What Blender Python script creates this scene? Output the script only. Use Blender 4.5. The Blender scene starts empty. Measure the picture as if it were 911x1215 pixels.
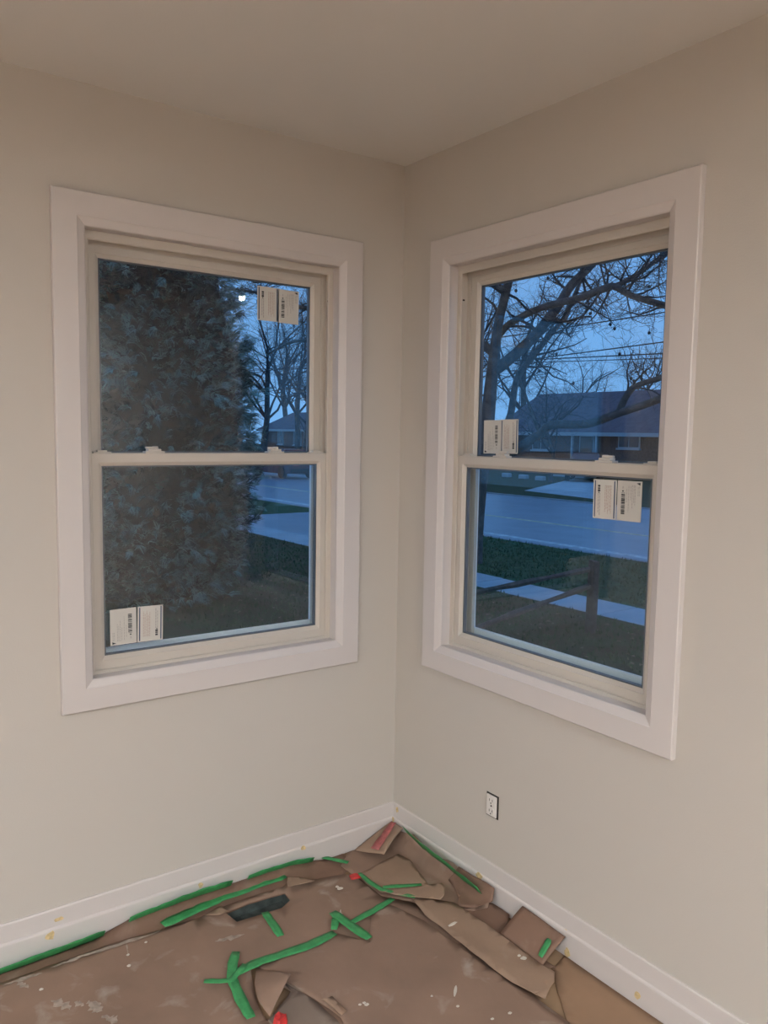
import bpy, bmesh, math, random
from mathutils import Vector, Matrix, noise
from mathutils.geometry import delaunay_2d_cdt
random.seed(7)
S = bpy.context.scene
COL = S.collection

# ------------------------------------------------------------ camera
F_PX, W_PX, H_PX = 959.77, 911.0, 1215.0
CAM = Vector((-1.7667, -2.3358, 1.5089))
YAW, PITCH, ROLL = 0.9417, -0.0961, 0.0164
fw = Vector((math.cos(YAW)*math.cos(PITCH), math.sin(YAW)*math.cos(PITCH), math.sin(PITCH)))
rt = Vector((math.sin(YAW), -math.cos(YAW), 0)); up = rt.cross(fw)
rt, up = (math.cos(ROLL)*rt+math.sin(ROLL)*up), (-math.sin(ROLL)*rt+math.cos(ROLL)*up)
cd = bpy.data.cameras.new('camera'); cam = bpy.data.objects.new('camera', cd); COL.objects.link(cam)
cd.sensor_fit = 'VERTICAL'; cd.sensor_height = 24.0; cd.lens = F_PX*24.0/H_PX
cd.clip_start = 0.02; cd.clip_end = 600
M = Matrix((rt, up, -fw)).transposed().to_4x4(); M.translation = CAM
cam.matrix_world = M
S.camera = cam

# ------------------------------------------------------------ dusk sky and exposure
world = bpy.data.worlds.new('dusk_sky'); S.world = world; world.use_nodes = True
nt = world.node_tree; nt.nodes.clear()
def nd(t, typ, **kw):
    n = t.nodes.new(typ)
    for k, v in kw.items(): setattr(n, k, v)
    return n
tc = nd(nt, 'ShaderNodeTexCoord'); sep = nd(nt, 'ShaderNodeSeparateXYZ')
nt.links.new(tc.outputs['Generated'], sep.inputs[0])
rmp = nd(nt, 'ShaderNodeValToRGB')
rmp.color_ramp.elements[0].position = 0.0; rmp.color_ramp.elements[0].color = (0.16, 0.36, 0.70, 1)
rmp.color_ramp.elements[1].position = 0.7; rmp.color_ramp.elements[1].color = (0.085, 0.23, 0.56, 1)
nt.links.new(sep.outputs['Z'], rmp.inputs[0])
cn = nd(nt, 'ShaderNodeTexNoise'); cn.inputs['Scale'].default_value = 3.0; cn.inputs['Detail'].default_value = 4
nt.links.new(tc.outputs['Generated'], cn.inputs['Vector'])
cm = nd(nt, 'ShaderNodeMix', data_type='RGBA', blend_type='MULTIPLY'); cm.inputs['Factor'].default_value = 0.35
nt.links.new(rmp.outputs[0], cm.inputs['A']); nt.links.new(cn.outputs['Fac'], cm.inputs['B'])
bg = nd(nt, 'ShaderNodeBackground'); bg.inputs['Strength'].default_value = 1.7
nt.links.new(cm.outputs['Result'], bg.inputs['Color'])
wo = nd(nt, 'ShaderNodeOutputWorld'); nt.links.new(bg.outputs[0], wo.inputs['Surface'])
S.view_settings.view_transform = 'Standard'; S.view_settings.look = 'None'
S.view_settings.exposure = 0.0; S.view_settings.gamma = 1.0; S.view_settings.use_curve_mapping = False
LAMP = 3700.0            # radiance of the ceiling downlight lenses

# ------------------------------------------------------------ helpers
def ray(px): return fw + rt*((px[0]-W_PX/2)/F_PX) + up*((H_PX/2-px[1])/F_PX)
def un(px, axis, val):
    d = ray(px); return CAM + d*((val-CAM[axis])/d[axis])
def dep(px, depth): return CAM + ray(px)*depth

MATS = {}
def mat(name, col, rough=0.6, n_scale=0, n_amt=0.15, bump=0.0, b_scale=None, metallic=0.0, col2=None, detail=4, spec=0.5):
    if name in MATS: return MATS[name]
    m = bpy.data.materials.new(name); m.use_nodes = True; t = m.node_tree
    b = t.nodes['Principled BSDF']
    b.inputs['Base Color'].default_value = (*col, 1); b.inputs['Roughness'].default_value = rough
    b.inputs['Metallic'].default_value = metallic; b.inputs['Specular IOR Level'].default_value = spec
    if n_scale or bump:
        c = nd(t, 'ShaderNodeTexCoord')
        no = nd(t, 'ShaderNodeTexNoise'); no.inputs['Scale'].default_value = n_scale or b_scale; no.inputs['Detail'].default_value = detail
        t.links.new(c.outputs['Object'], no.inputs['Vector'])
        if n_scale:
            r = nd(t, 'ShaderNodeValToRGB')
            a = col2 if col2 else tuple(x*(1-n_amt) for x in col)
            z = col if col2 else tuple(min(1, x*(1+n_amt)) for x in col)
            r.color_ramp.elements[0].color = (*a, 1); r.color_ramp.elements[0].position = 0.32
            r.color_ramp.elements[1].color = (*z, 1); r.color_ramp.elements[1].position = 0.68
            t.links.new(no.outputs['Fac'], r.inputs[0]); t.links.new(r.outputs[0], b.inputs['Base Color'])
        if bump:
            nb = nd(t, 'ShaderNodeTexNoise'); nb.inputs['Scale'].default_value = b_scale or n_scale; nb.inputs['Detail'].default_value = 3
            t.links.new(c.outputs['Object'], nb.inputs['Vector'])
            bp = nd(t, 'ShaderNodeBump'); bp.inputs['Strength'].default_value = bump; bp.inputs['Distance'].default_value = 0.01
            t.links.new(nb.outputs['Fac'], bp.inputs['Height']); t.links.new(bp.outputs[0], b.inputs['Normal'])
    MATS[name] = m; return m
def emis(name, col, s):
    m = bpy.data.materials.new(name); m.use_nodes = True; t = m.node_tree; t.nodes.clear()
    e = nd(t, 'ShaderNodeEmission'); e.inputs['Color'].default_value = (*col, 1); e.inputs['Strength'].default_value = s
    o = nd(t, 'ShaderNodeOutputMaterial'); t.links.new(e.outputs[0], o.inputs['Surface']); return m
def glass_mat(name, f0=0.055, tint=(0.93, 0.96, 0.95)):
    m = bpy.data.materials.new(name); m.use_nodes = True; t = m.node_tree; t.nodes.clear()
    g = nd(t, 'ShaderNodeNewGeometry'); dp = nd(t, 'ShaderNodeVectorMath', operation='DOT_PRODUCT')
    t.links.new(g.outputs['Normal'], dp.inputs[0]); t.links.new(g.outputs['Incoming'], dp.inputs[1])
    ab = nd(t, 'ShaderNodeMath', operation='ABSOLUTE'); t.links.new(dp.outputs['Value'], ab.inputs[0])
    o1 = nd(t, 'ShaderNodeMath', operation='SUBTRACT'); o1.inputs[0].default_value = 1; t.links.new(ab.outputs[0], o1.inputs[1])
    pw = nd(t, 'ShaderNodeMath', operation='POWER'); pw.inputs[1].default_value = 5; t.links.new(o1.outputs[0], pw.inputs[0])
    ma = nd(t, 'ShaderNodeMath', operation='MULTIPLY_ADD'); ma.inputs[1].default_value = 1-f0; ma.inputs[2].default_value = f0
    t.links.new(pw.outputs[0], ma.inputs[0])
    tr = nd(t, 'ShaderNodeBsdfTransparent'); tr.inputs[0].default_value = (*tint, 1)
    gl = nd(t, 'ShaderNodeBsdfGlossy'); gl.inputs['Roughness'].default_value = 0.0
    mx = nd(t, 'ShaderNodeMixShader'); t.links.new(ma.outputs[0], mx.inputs[0]); t.links.new(tr.outputs[0], mx.inputs[1]); t.links.new(gl.outputs[0], mx.inputs[2])
    o = nd(t, 'ShaderNodeOutputMaterial'); t.links.new(mx.outputs[0], o.inputs['Surface']); return m

class MB:
    def __init__(s): s.v = []; s.f = []; s.mi = []; s.cur = 0
    def add(s, vs, fs):
        b = len(s.v); s.v += [tuple(v) for v in vs]
        for f in fs: s.f.append(tuple(b+i for i in f)); s.mi.append(s.cur)
    def box(s, a, b):
        x0, y0, z0 = (min(a[i], b[i]) for i in range(3)); x1, y1, z1 = (max(a[i], b[i]) for i in range(3))
        s.add([(x0,y0,z0),(x1,y0,z0),(x1,y1,z0),(x0,y1,z0),(x0,y0,z1),(x1,y0,z1),(x1,y1,z1),(x0,y1,z1)],
              [(0,3,2,1),(4,5,6,7),(0,1,5,4),(1,2,6,5),(2,3,7,6),(3,0,4,7)])
    def hexa(s, p):   # 8 arbitrary corners, bottom 4 then top 4
        s.add(p, [(0,3,2,1),(4,5,6,7),(0,1,5,4),(1,2,6,5),(2,3,7,6),(3,0,4,7)])
    def tube(s, pts, rad, n=6, cap=True):
        pts = [Vector(p) for p in pts]; k = len(pts); vs = []; fs = []
        t = (pts[1]-pts[0]).normalized(); a = t.orthogonal().normalized()
        for i, p in enumerate(pts):
            if i < k-1: tt = (pts[i+1]-pts[max(i-1, 0)])
            else: tt = pts[i]-pts[i-1]
            tt = tt.normalized() if tt.length > 1e-9 else t
            a = (a - tt*a.dot(tt)); a = a.normalized() if a.length > 1e-6 else tt.orthogonal().normalized()
            b = tt.cross(a); r = rad[i] if hasattr(rad, '__len__') else rad
            for j in range(n):
                an = 2*math.pi*j/n; vs.append(p + a*(r*math.cos(an)) + b*(r*math.sin(an)))
        for i in range(k-1):
            for j in range(n):
                fs.append((i*n+j, i*n+(j+1) % n, (i+1)*n+(j+1) % n, (i+1)*n+j))
        if cap: fs.append(tuple(range(n-1, -1, -1))); fs.append(tuple((k-1)*n+j for j in range(n)))
        s.add(vs, fs)
    def lathe(s, prof, c=(0,0,0), n=20, axis='Z'):
        vs = []; fs = []
        for r, h in prof:
            for j in range(n):
                an = 2*math.pi*j/n; x, y = r*math.cos(an), r*math.sin(an)
                q = (x, y, h) if axis == 'Z' else ((h, x, y) if axis == 'X' else (x, h, y))
                vs.append((c[0]+q[0], c[1]+q[1], c[2]+q[2]))
        for i in range(len(prof)-1):
            for j in range(n): fs.append((i*n+j, i*n+(j+1) % n, (i+1)*n+(j+1) % n, (i+1)*n+j))
        fs.append(tuple(range(n-1, -1, -1))); fs.append(tuple((len(prof)-1)*n+j for j in range(n)))
        s.add(vs, fs)
    def build(s, name, mats, parent=None, fix=True, smooth=False, bevel=0, solid=0, loc=None):
        me = bpy.data.meshes.new(name); vs = s.v
        if loc is not None: vs = [(x-loc[0], y-loc[1], z-loc[2]) for x, y, z in vs]
        me.from_pydata(vs, [], s.f)
        if not isinstance(mats, (list, tuple)): mats = [mats]
        for m in mats: me.materials.append(m)
        for p, i in zip(me.polygons, s.mi): p.material_index = i
        if fix:
            b = bmesh.new(); b.from_mesh(me); bmesh.ops.recalc_face_normals(b, faces=b.faces[:]); b.to_mesh(me); b.free()
        if smooth:
            for p in me.polygons: p.use_smooth = True
        o = bpy.data.objects.new(name, me); COL.objects.link(o)
        if loc is not None and not parent: o.location = loc      # a part shares its thing's origin
        if parent: o.parent = parent
        if bevel:
            md = o.modifiers.new('bevel', 'BEVEL'); md.width = bevel; md.segments = 2; md.limit_method = 'ANGLE'
        if solid:
            md = o.modifiers.new('solid', 'SOLIDIFY'); md.thickness = solid; md.offset = 1
        return o
def tag(o, label=None, cat=None, group=None, kind=None):
    if label: o['label'] = label
    if cat: o['category'] = cat
    if group: o['group'] = group
    if kind: o['kind'] = kind
    return o
def empty(name, loc=(0,0,0), rz=0):
    o = bpy.data.objects.new(name, None); COL.objects.link(o); o.location = loc; o.rotation_euler = (0,0,rz); o.empty_display_size = 0.1; return o
def struct(o, label=None, cat=None): o['kind'] = 'structure'; tag(o, label, cat); return o

# ------------------------------------------------------------ materials
m_wall = mat('wall_paint', (0.525, 0.480, 0.432), 0.75, bump=0.05, b_scale=220, spec=0.3)
m_ceil = mat('ceiling_paint', (0.70, 0.68, 0.65), 0.85, bump=0.05, b_scale=200, spec=0.2)
m_trim = mat('trim_paint', (0.585, 0.532, 0.508), 0.45)
m_vinyl = mat('window_vinyl', (0.53, 0.475, 0.415), 0.4)
m_vin2 = mat('vinyl_hardware', (0.56, 0.51, 0.45), 0.35)
m_spacer = mat('glass_spacer', (0.10, 0.11, 0.13), 0.4)
m_ext = mat('exterior_white_vinyl', (0.80, 0.82, 0.84), 0.5)
m_glass = glass_mat('window_glass')
m_brick = mat('exterior_sheathing', (0.30, 0.2, 0.17), 0.9, n_scale=12)
m_filler = mat('wood_filler', (0.62, 0.46, 0.24), 0.8, n_scale=90, n_amt=0.2)
m_dark = mat('dark_gap', (0.03, 0.025, 0.022), 0.9)
m_wood = mat('subfloor_wood', (0.30, 0.19, 0.11), 0.8, n_scale=6, n_amt=0.25)

def paper_mat(name, col, dust=0.5):
    m = bpy.data.materials.new(name); m.use_nodes = True; t = m.node_tree; b = t.nodes['Principled BSDF']
    b.inputs['Roughness'].default_value = 0.72; b.inputs['Specular IOR Level'].default_value = 0.25
    c = nd(t, 'ShaderNodeTexCoord')
    n1 = nd(t, 'ShaderNodeTexNoise'); n1.inputs['Scale'].default_value = 5; n1.inputs['Detail'].default_value = 6
    n2 = nd(t, 'ShaderNodeTexNoise'); n2.inputs['Scale'].default_value = 9; n2.inputs['Detail'].default_value = 8; n2.inputs['Distortion'].default_value = 0.6
    for n in (n1, n2): t.links.new(c.outputs['Object'], n.inputs['Vector'])
    r1 = nd(t, 'ShaderNodeValToRGB'); r1.color_ramp.elements[0].position = .3; r1.color_ramp.elements[1].position = .7
    r1.color_ramp.elements[0].color = (*[x*0.86 for x in col], 1); r1.color_ramp.elements[1].color = (*[x*1.1 for x in col], 1)
    t.links.new(n1.outputs['Fac'], r1.inputs[0])
    r2 = nd(t, 'ShaderNodeValToRGB'); r2.color_ramp.elements[0].position = .60; r2.color_ramp.elements[1].position = .78
    r2.color_ramp.elements[0].color = (0,0,0,1); r2.color_ramp.elements[1].color = (dust, dust, dust, 1)
    t.links.new(n2.outputs['Fac'], r2.inputs[0])
    mx = nd(t, 'ShaderNodeMix', data_type='RGBA'); t.links.new(r2.outputs[0], mx.inputs['Factor'])
    t.links.new(r1.outputs[0], mx.inputs['A']); mx.inputs['B'].default_value = (0.47, 0.41, 0.35, 1)
    t.links.new(mx.outputs['Result'], b.inputs['Base Color'])
    bp = nd(t, 'ShaderNodeBump'); bp.inputs['Strength'].default_value = 0.25; bp.inputs['Distance'].default_value = 0.006
    n3 = nd(t, 'ShaderNodeTexNoise'); n3.inputs['Scale'].default_value = 22; n3.inputs['Detail'].default_value = 4
    t.links.new(c.outputs['Object'], n3.inputs['Vector']); t.links.new(n3.outputs['Fac'], bp.inputs['Height']); t.links.new(bp.outputs[0], b.inputs['Normal'])
    return m
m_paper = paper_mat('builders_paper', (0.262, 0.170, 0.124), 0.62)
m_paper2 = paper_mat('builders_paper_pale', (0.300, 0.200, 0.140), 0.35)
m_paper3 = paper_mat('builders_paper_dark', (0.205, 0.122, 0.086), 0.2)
m_paper4 = paper_mat('builders_paper_warm', (0.30, 0.185, 0.115), 0.3)
m_tape = mat('green_masking_tape', (0.040, 0.265, 0.085), 0.55, n_scale=30, n_amt=0.22, bump=0.15, b_scale=120)
m_red = mat('red_plastic', (0.50, 0.03, 0.028), 0.5, n_scale=40, n_amt=0.2)
m_redink = mat('red_ink', (0.36, 0.10, 0.095), 0.6, n_scale=60, n_amt=0.3)
m_plaster = mat('plaster_chip', (0.56, 0.50, 0.43), 0.8)
m_duct = mat('galvanised_duct', (0.075, 0.09, 0.085), 0.5, n_scale=25, n_amt=0.5, metallic=0.3)

# ============================================================ THE ROOM
RX, RY, H = -6.6, -5.6, 2.44
WT = 0.135
WIN = [dict(c=-0.686, hw=0.4135, z0=0.792, z1=2.062), dict(c=-0.6745, hw=0.4130, z0=0.792, z1=2.062)]
MAP = [lambda u, d, z: (u, d, z), lambda u, d, z: (d, u, z)]

def wall_with_hole(name, k, u_end):
    w = WIN[k]; g = 0.016; a, b = w['c']-w['hw']-g, w['c']+w['hw']+g; z0, z1 = w['z0']-g, w['z1']+g
    mb = MB(); f = MAP[k]
    far = u_end; near = WT if k == 0 else 0.0
    for (u0, u1, q0, q1) in ((far, a, 0, H), (b, near, 0, H), (a, b, 0, z0), (a, b, z1, H)):
        mb.box(f(u0, 0, q0), f(u1, WT, q1))
    return struct(mb.build(name, m_wall), 'cream painted wall with a double-hung window in it')
wall_with_hole('wall_left', 0, RX)
wall_with_hole('wall_right', 1, RY)
mb = MB(); mb.box((RX-WT, RY-WT, 0), (RX, WT, H)); struct(mb.build('wall_side', m_wall))
mb = MB(); mb.box((RX, RY-WT, 0), (WT, RY, H)); struct(mb.build('wall_back', m_wall))
mb = MB(); mb.box((RX-WT, RY-WT, H), (WT, WT, H+.2)); struct(mb.build('ceiling', m_ceil))

# floor with the opening of the heating duct
VX0, VX1, VY0, VY1 = -0.748, -0.528, -0.200, -0.098
mb = MB()
mb.box((RX, RY, -.03), (VX0, 0, 0)); mb.box((VX1, RY, -.03), (0, 0, 0))
mb.box((VX0, RY, -.03), (VX1, VY0, 0)); mb.box((VX0, VY1, -.03), (VX1, 0, 0))
struct(mb.build('floor', m_wood))
mb = MB()   # sheet-metal duct boot below the hole
t_ = .004; D = -.028
e_ = .001; ax, bx, ay, by = VX0+e_, VX1-e_, VY0+e_, VY1-e_
mb.box((ax, ay, D-t_), (bx, by, D)); mb.box((ax, ay, D), (ax+t_, by, .001)); mb.box((bx-t_, ay, D), (bx, by, .001))
mb.box((ax+t_, ay, D), (bx-t_, ay+t_, .001)); mb.box((ax+t_, by-t_, D), (bx-t_, by, .001))
tag(mb.build('floor_duct', m_duct), 'dark open heating duct seen through the torn hole in the floor paper', 'duct')

# baseboards -------------------------------------------------
BH, BT = 0.1345, 0.014
def prism(mb, prof, A, B, f):      # prof of (depth from wall, z); A,B u-range (mitre at far end already square)
    n = len(prof)
    vs = [f(A(d), d, z) for d, z in prof] + [f(B(d), d, z) for d, z in prof]
    fs = [(i, (i+1) % n, n+(i+1) % n, n+i) for i in range(n)] + [tuple(range(n)), tuple(range(2*n-1, n-1, -1))]
    mb.add(vs, fs)
bprof = [(0, .003), (-BT, .003), (-BT, .074), (-BT+.0015, .078), (-.0085, .081), (-.007, BH-.004), (-.005, BH), (0, BH)]
for k, nm, far in ((0, 'baseboard_left', RX), (1, 'baseboard_right', RY)):
    mb = MB(); prism(mb, bprof, lambda d: far, lambda d: d, MAP[k])
    bo = struct(mb.build(nm, m_trim), 'white painted baseboard with filled nail holes')
    spots = [((70, 1091), 6, 4, .0075), ((60, 1110), 5, 6, .0145), ((238, 1050), 3, 5, .0145), ((360, 1006), 4, 4, .0145)] if k == 0 else \
            [((471, 961), 3, 5, .008), ((568, 1039), 6, 5, .0145), ((671, 1106), 7, 4, .010), ((673, 1130), 4, 8, .0145), ((761, 1163), 5, 4, .0075), ((756, 1181), 4, 6, .0145), ((466, 972), 3, 4, .0145)]
    for px, rw, rh, dd in spots:
        c = un(px, 1 if k == 0 else 0, -dd); uu = c[0] if k == 0 else c[1]; s_ = .0021; mb2 = MB(); n = 11
        ring = []
        for j in range(n):
            an = 2*math.pi*j/n; q = random.uniform(.7, 1.2); ring.append((uu+rw*s_*1.3*q*math.cos(an), c[2]+rh*s_*q*math.sin(an)))
        fr = [MAP[k](a, -dd-.0006, b) for a, b in ring]; bk = [MAP[k](a, -dd+.0012, b) for a, b in ring]
        mb2.add(fr+bk, [tuple(range(n)), tuple(range(2*n-1, n-1, -1))]+[(i, (i+1) % n, n+(i+1) % n, n+i) for i in range(n)])
        mb2.build('filler_spot', m_filler, bo)
for nm, a, b in (('baseboard_side', (RX, RY, .003), (RX+BT, 0, BH)), ('baseboard_back', (RX, RY, .003), (0, RY+BT, BH))):
    mb = MB(); mb.box(a, b); struct(mb.build(nm, m_trim, bevel=.003))

# ------------------------------------------------------------ windows
def ring_mesh(mb, rect, wid, prof, f, sides=(0,1,2,3)):
    """closed profile of (s, d) swept round a rectangle with mitred corners; wid = (left,right,bottom,top) widths"""
    u0, u1, z0, z1 = rect; wl, wr, wb, wt = wid; n = len(prof)
    cs = []
    for cu, cz in ((0,0),(1,0),(1,1),(0,1)):
        cs.append([(u0+s*wl if cu == 0 else u1-s*wr, d, z0+s*wb if cz == 0 else z1-s*wt) for s, d in prof])
    full = len(sides) == 4
    for k in sides:
        A, B = cs[k], cs[(k+1) % 4]
        vs = [f(*p) for p in A]+[f(*p) for p in B]
        fs = [(i, (i+1) % n, n+(i+1) % n, n+i) for i in range(n)]
        if not full: fs += [tuple(range(n)), tuple(range(2*n-1, n-1, -1))]
        mb.add(vs, fs)
def weld(o):
    b = bmesh.new(); b.from_mesh(o.data); bmesh.ops.remove_doubles(b, verts=b.verts, dist=1e-5)
    bmesh.ops.recalc_face_normals(b, faces=b.faces[:]); b.to_mesh(o.data); b.free(); return o
WNAMES = ['white double-hung window facing the big evergreen, left of the room corner', 'white double-hung window facing the street, right of the room corner']
MEET0, MEET1 = 1.4035, 1.440
for k in (0, 1):
    w = WIN[k]; f = MAP[k]; c, hw, z0, z1 = w['c'], w['hw'], w['z0'], w['z1']
    root = empty('window_%d' % (k+1), f(c, 0, z0)); struct(root, WNAMES[k], 'window')
    L = root.location
    inner = (c-hw, c+hw, z0, z1)
    # casing: flat board with a bevelled inner lip, four mitred boards
    cp = [(0, 0), (0, -.0065), (.003, -.0095), (.021, -.017), (.024, -.019), (.087, -.019), (.0895, -.0165), (.0895, 0)]
    for sd in range(4):
        mb = MB(); ring_mesh(mb, inner, (-1, -1, -1, -1), cp, f, (sd,))
        mb.build('casing_board', m_trim, root, loc=L)
    mb = MB(); jp = [(-.004, -.001), (.0, -.001), (.0, .030), (-.011, .030), (-.011, -.001)]
    ring_mesh(mb, inner, (1, 1, 1, 1), jp, f); weld(mb.build('jamb_extension', m_trim, root, loc=L))
    fp = [(-.006, .030), (.009, .030), (.0105, .0315), (.0105, .034), (.003, .035), (.003, .068), (.013, .0685), (.013, .0715), (.003, .072), (.003, .1045),
          (.016, .1055), (.016, .118), (-.006, .118)]
    mb = MB(); ring_mesh(mb, inner, (1.8, 1.8, 1, 2.4), fp, f); fr = weld(mb.build('frame', m_vinyl, root, loc=L))
    ep = [(-.011, .118), (.010, .1185), (.011, .120), (.010, .140), (-.05, .150), (-.05, .137), (-.011, .136)]
    mb = MB(); ring_mesh(mb, inner, ((1, 2.2) if k == 0 else (1, 1)) + (4.8, 1), ep, f); weld(mb.build('exterior_stop', m_ext, root, loc=L))
    def sash(nm, rect, wid, d0, d1, dg):
        th = d1-d0
        sp = [(0, d0+.001), (.03, d0), (.72, d0), (.76, d0+.0025), (.80, d0+.003), (1.0, d0+.009), (1.0, d1-.007), (.80, d1-.001), (.76, d1), (.03, d1), (0, d1-.001)]
        mb = MB(); ring_mesh(mb, rect, wid, sp, f); so = weld(mb.build(nm, m_vinyl, root, loc=L))
        gu0, gu1, gz0, gz1 = rect[0]+wid[0], rect[1]-wid[1], rect[2]+wid[2], rect[3]-wid[3]
        mb = MB(); mb.box(f(gu0-.004, dg-.007, gz0-.004), f(gu1+.004, dg+.007, gz1+.004)); mb.build('glass_pane', m_glass, so, loc=L)
        sp2 = [(0, dg-.0062), (1, dg-.0062), (1, dg+.0062), (0, dg+.0062)]
        mb = MB(); ring_mesh(mb, (gu0, gu1, gz0, gz1), (.0045,)*4, sp2, f); weld(mb.build('spacer_bar', m_spacer, so, loc=L))
        return so
    us = sash('upper_sash', (c-hw+.0195, c+hw-.0195, MEET0+.001, z1-.021), (.040, .040, .036, .0415), .072, .104, .088)
    ls = sash('lower_sash', (c-hw+.0105, c+hw-.0105, z0+.004, MEET1), (.039, .039, .0445, MEET1-MEET0), .036, .068, .052)
    # sill lip of the frame in front of the lower sash
    # sash locks and tilt latches on the meeting rail
    for su in (-.205, .205):
        mb = MB(); u = c+su; z = MEET1
        mb.box(f(u-.030, .040, z), f(u+.030, .066, z+.006)); mb.box(f(u-.020, .043, z+.006), f(u+.020, .066, z+.013))
        mb.cur = 0; mb.lathe([(.010, 0), (.010, .006), (.008, .008)], f(u+.004, .054, z+.013), 12)
        mb.box(f(u-.028, .044, z+.014), f(u+.006, .053, z+.020))
        mb.build('sash_lock', m_vin2, ls, bevel=.0012, loc=L)
    for su in (-1, 1):
        mb = MB(); u = c+su*(hw-.052); z = MEET1
        mb.box(f(u-.026, .040, z), f(u+.026, .062, z+.004)); mb.box(f(u-.014, .042, z+.004), f(u+.014, .058, z+.009))
        mb.build('tilt_latch', m_vin2, ls, bevel=.001, loc=L)
    for su in (-1, 1):   # small balance-shoe screw in each upper track
        mb = MB(); u = c+su*(hw-.0052); mb.box(f(u-.0015, .047, 1.953), f(u+.0015, .056, 1.958)); mb.build('track_screw', m_dark, fr, loc=L)

# ------------------------------------------------------------ label stickers on the glass
m_label = mat('label_paper', (0.56, 0.53, 0.48), 0.6)
m_ink = mat('label_black_ink', (0.02, 0.02, 0.025), 0.6)
m_navy = mat('label_navy_ink', (0.03, 0.05, 0.11), 0.6)
m_grey = mat('label_grey_ink', (0.36, 0.33, 0.31), 0.6)
m_rust = mat('label_rust_ink', (0.40, 0.27, 0.22), 0.6)
def sticker(k, cpx, design, flip, dplane, label, cor):
    f = MAP[k]; ax = 1 if k == 0 else 0
    P = [un(q, ax, dplane) for q in cor]; us_ = [p[0] if k == 0 else p[1] for p in P]
    # viewed from the room: left wall u grows to the right, right wall u shrinks to the right
    tl, tr_, br, bl = [Vector((a, p[2])) for a, p in zip(us_, P)]
    cc = (tl+tr_+br+bl)/4; ex = ((tr_-tl)+(br-bl))/2; ey = ((tl-bl)+(tr_-br))/2
    ex = ex.normalized()*.079; ey = Vector((0, 1))*.109 + Vector((0, .0)); ey = ey.normalized()*.109
    ex = Vector((math.copysign(.079, ex.x), 0)); tilt = random.uniform(-.02, .02)
    rot = lambda v: Vector((v.x*math.cos(tilt)-v.y*math.sin(tilt), v.x*math.sin(tilt)+v.y*math.cos(tilt)))
    ex, ey = rot(ex), rot(ey)
    sgn = -1 if flip else 1
    def pt(a, b, d): q = cc+ex*(sgn*(a-.5))+ey*(sgn*(b-.5)); return f(q.x, d, q.y)
    def quad(mb, a0, b0, a1, b1, d0, d1):
        mb.hexa([pt(a0,b0,d1), pt(a1,b0,d1), pt(a1,b1,d1), pt(a0,b1,d1), pt(a0,b0,d0), pt(a1,b0,d0), pt(a1,b1,d0), pt(a0,b1,d0)])
    mb = MB(); quad(mb, 0, 0, 1, 1, dplane-.0006, dplane)
    base = f(cc.x, dplane, cc.y-.0545)
    o = mb.build('label_sticker', m_label, loc=base); tag(o, label, 'label', 'paper labels stuck on the window panes')
    mb = MB(); d0, d1 = dplane-.0009, dplane-.0006
    def ink(i, a0, b0, a1, b1): mb.cur = i; quad(mb, a0, b0, a1, b1, d0, d1)
    rnd = random.Random(3)
    if design == 'bars':
        ink(1, .06, .03, .105, .97); ink(1, .90, .03, .945, .97)
        b = .18
        for ln_, (x0, ln) in enumerate(((.22, .72), (.28, .66), (.35, .72), (.41, .60), (.47, .68))):
            y = .14
            while y < .14+ln:
                q = rnd.uniform(.03, .09); ink(3, x0, y, x0+.022, min(y+q, .14+ln)); y += q+.018
        y = .34
        while y < .86:
            q = rnd.uniform(.03, .08); ink(2, .70, y, .735, y+q); y += q+.015
        y = .36
        while y < .80:
            q = rnd.uniform(.03, .08); ink(2, .77, y, .80, y+q); y += q+.02
        for y, h in ((.14, .05), (.205, .04), (.255, .055)): ink(0, .70, y, .80, y+h)
        ink(0, .74, .32, .78, .35)
    else:
        mb.cur = 0; A, B, C_ = (.07, .03), (.22, .05), (.07, .10)
        mb.add([pt(*A, d0), pt(*B, d0), pt(*C_, d0), pt(*A, d1), pt(*B, d1), pt(*C_, d1)], [(0,1,2), (5,4,3), (0,3,4,1), (1,4,5,2), (2,5,3,0)])
        y = .30
        for i in range(22):
            h = rnd.choice((.008, .012, .02)); ink(0, .68, y, .83, y+h*1.3); y += h*1.3+rnd.choice((.008, .012, .022))
            if y > .84: break
        ink(0, .74, .24, .80, .275); ink(2, .76, .14, .79, .20)
        for x0, ya, yb in ((.09, .12, .32), (.14, .14, .34), (.26, .10, .60), (.31, .10, .52), (.37, .10, .66), (.43, .12, .48), (.52, .12, .78), (.60, .2, .5)):
            y = ya
            while y < yb:
                q = rnd.uniform(.02, .07); ink(2, x0, y, x0+.02, y+q); y += q+.018
    mb.build('printing', [m_ink, m_navy, m_grey, m_rust], o, loc=(0,0,0)) if False else None
    me_o = mb.build('printing', [m_ink, m_navy, m_grey, m_rust], o, loc=base); me_o.location = (0,0,0)
GU, GL = .081-.0003, .045-.0003
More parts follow.
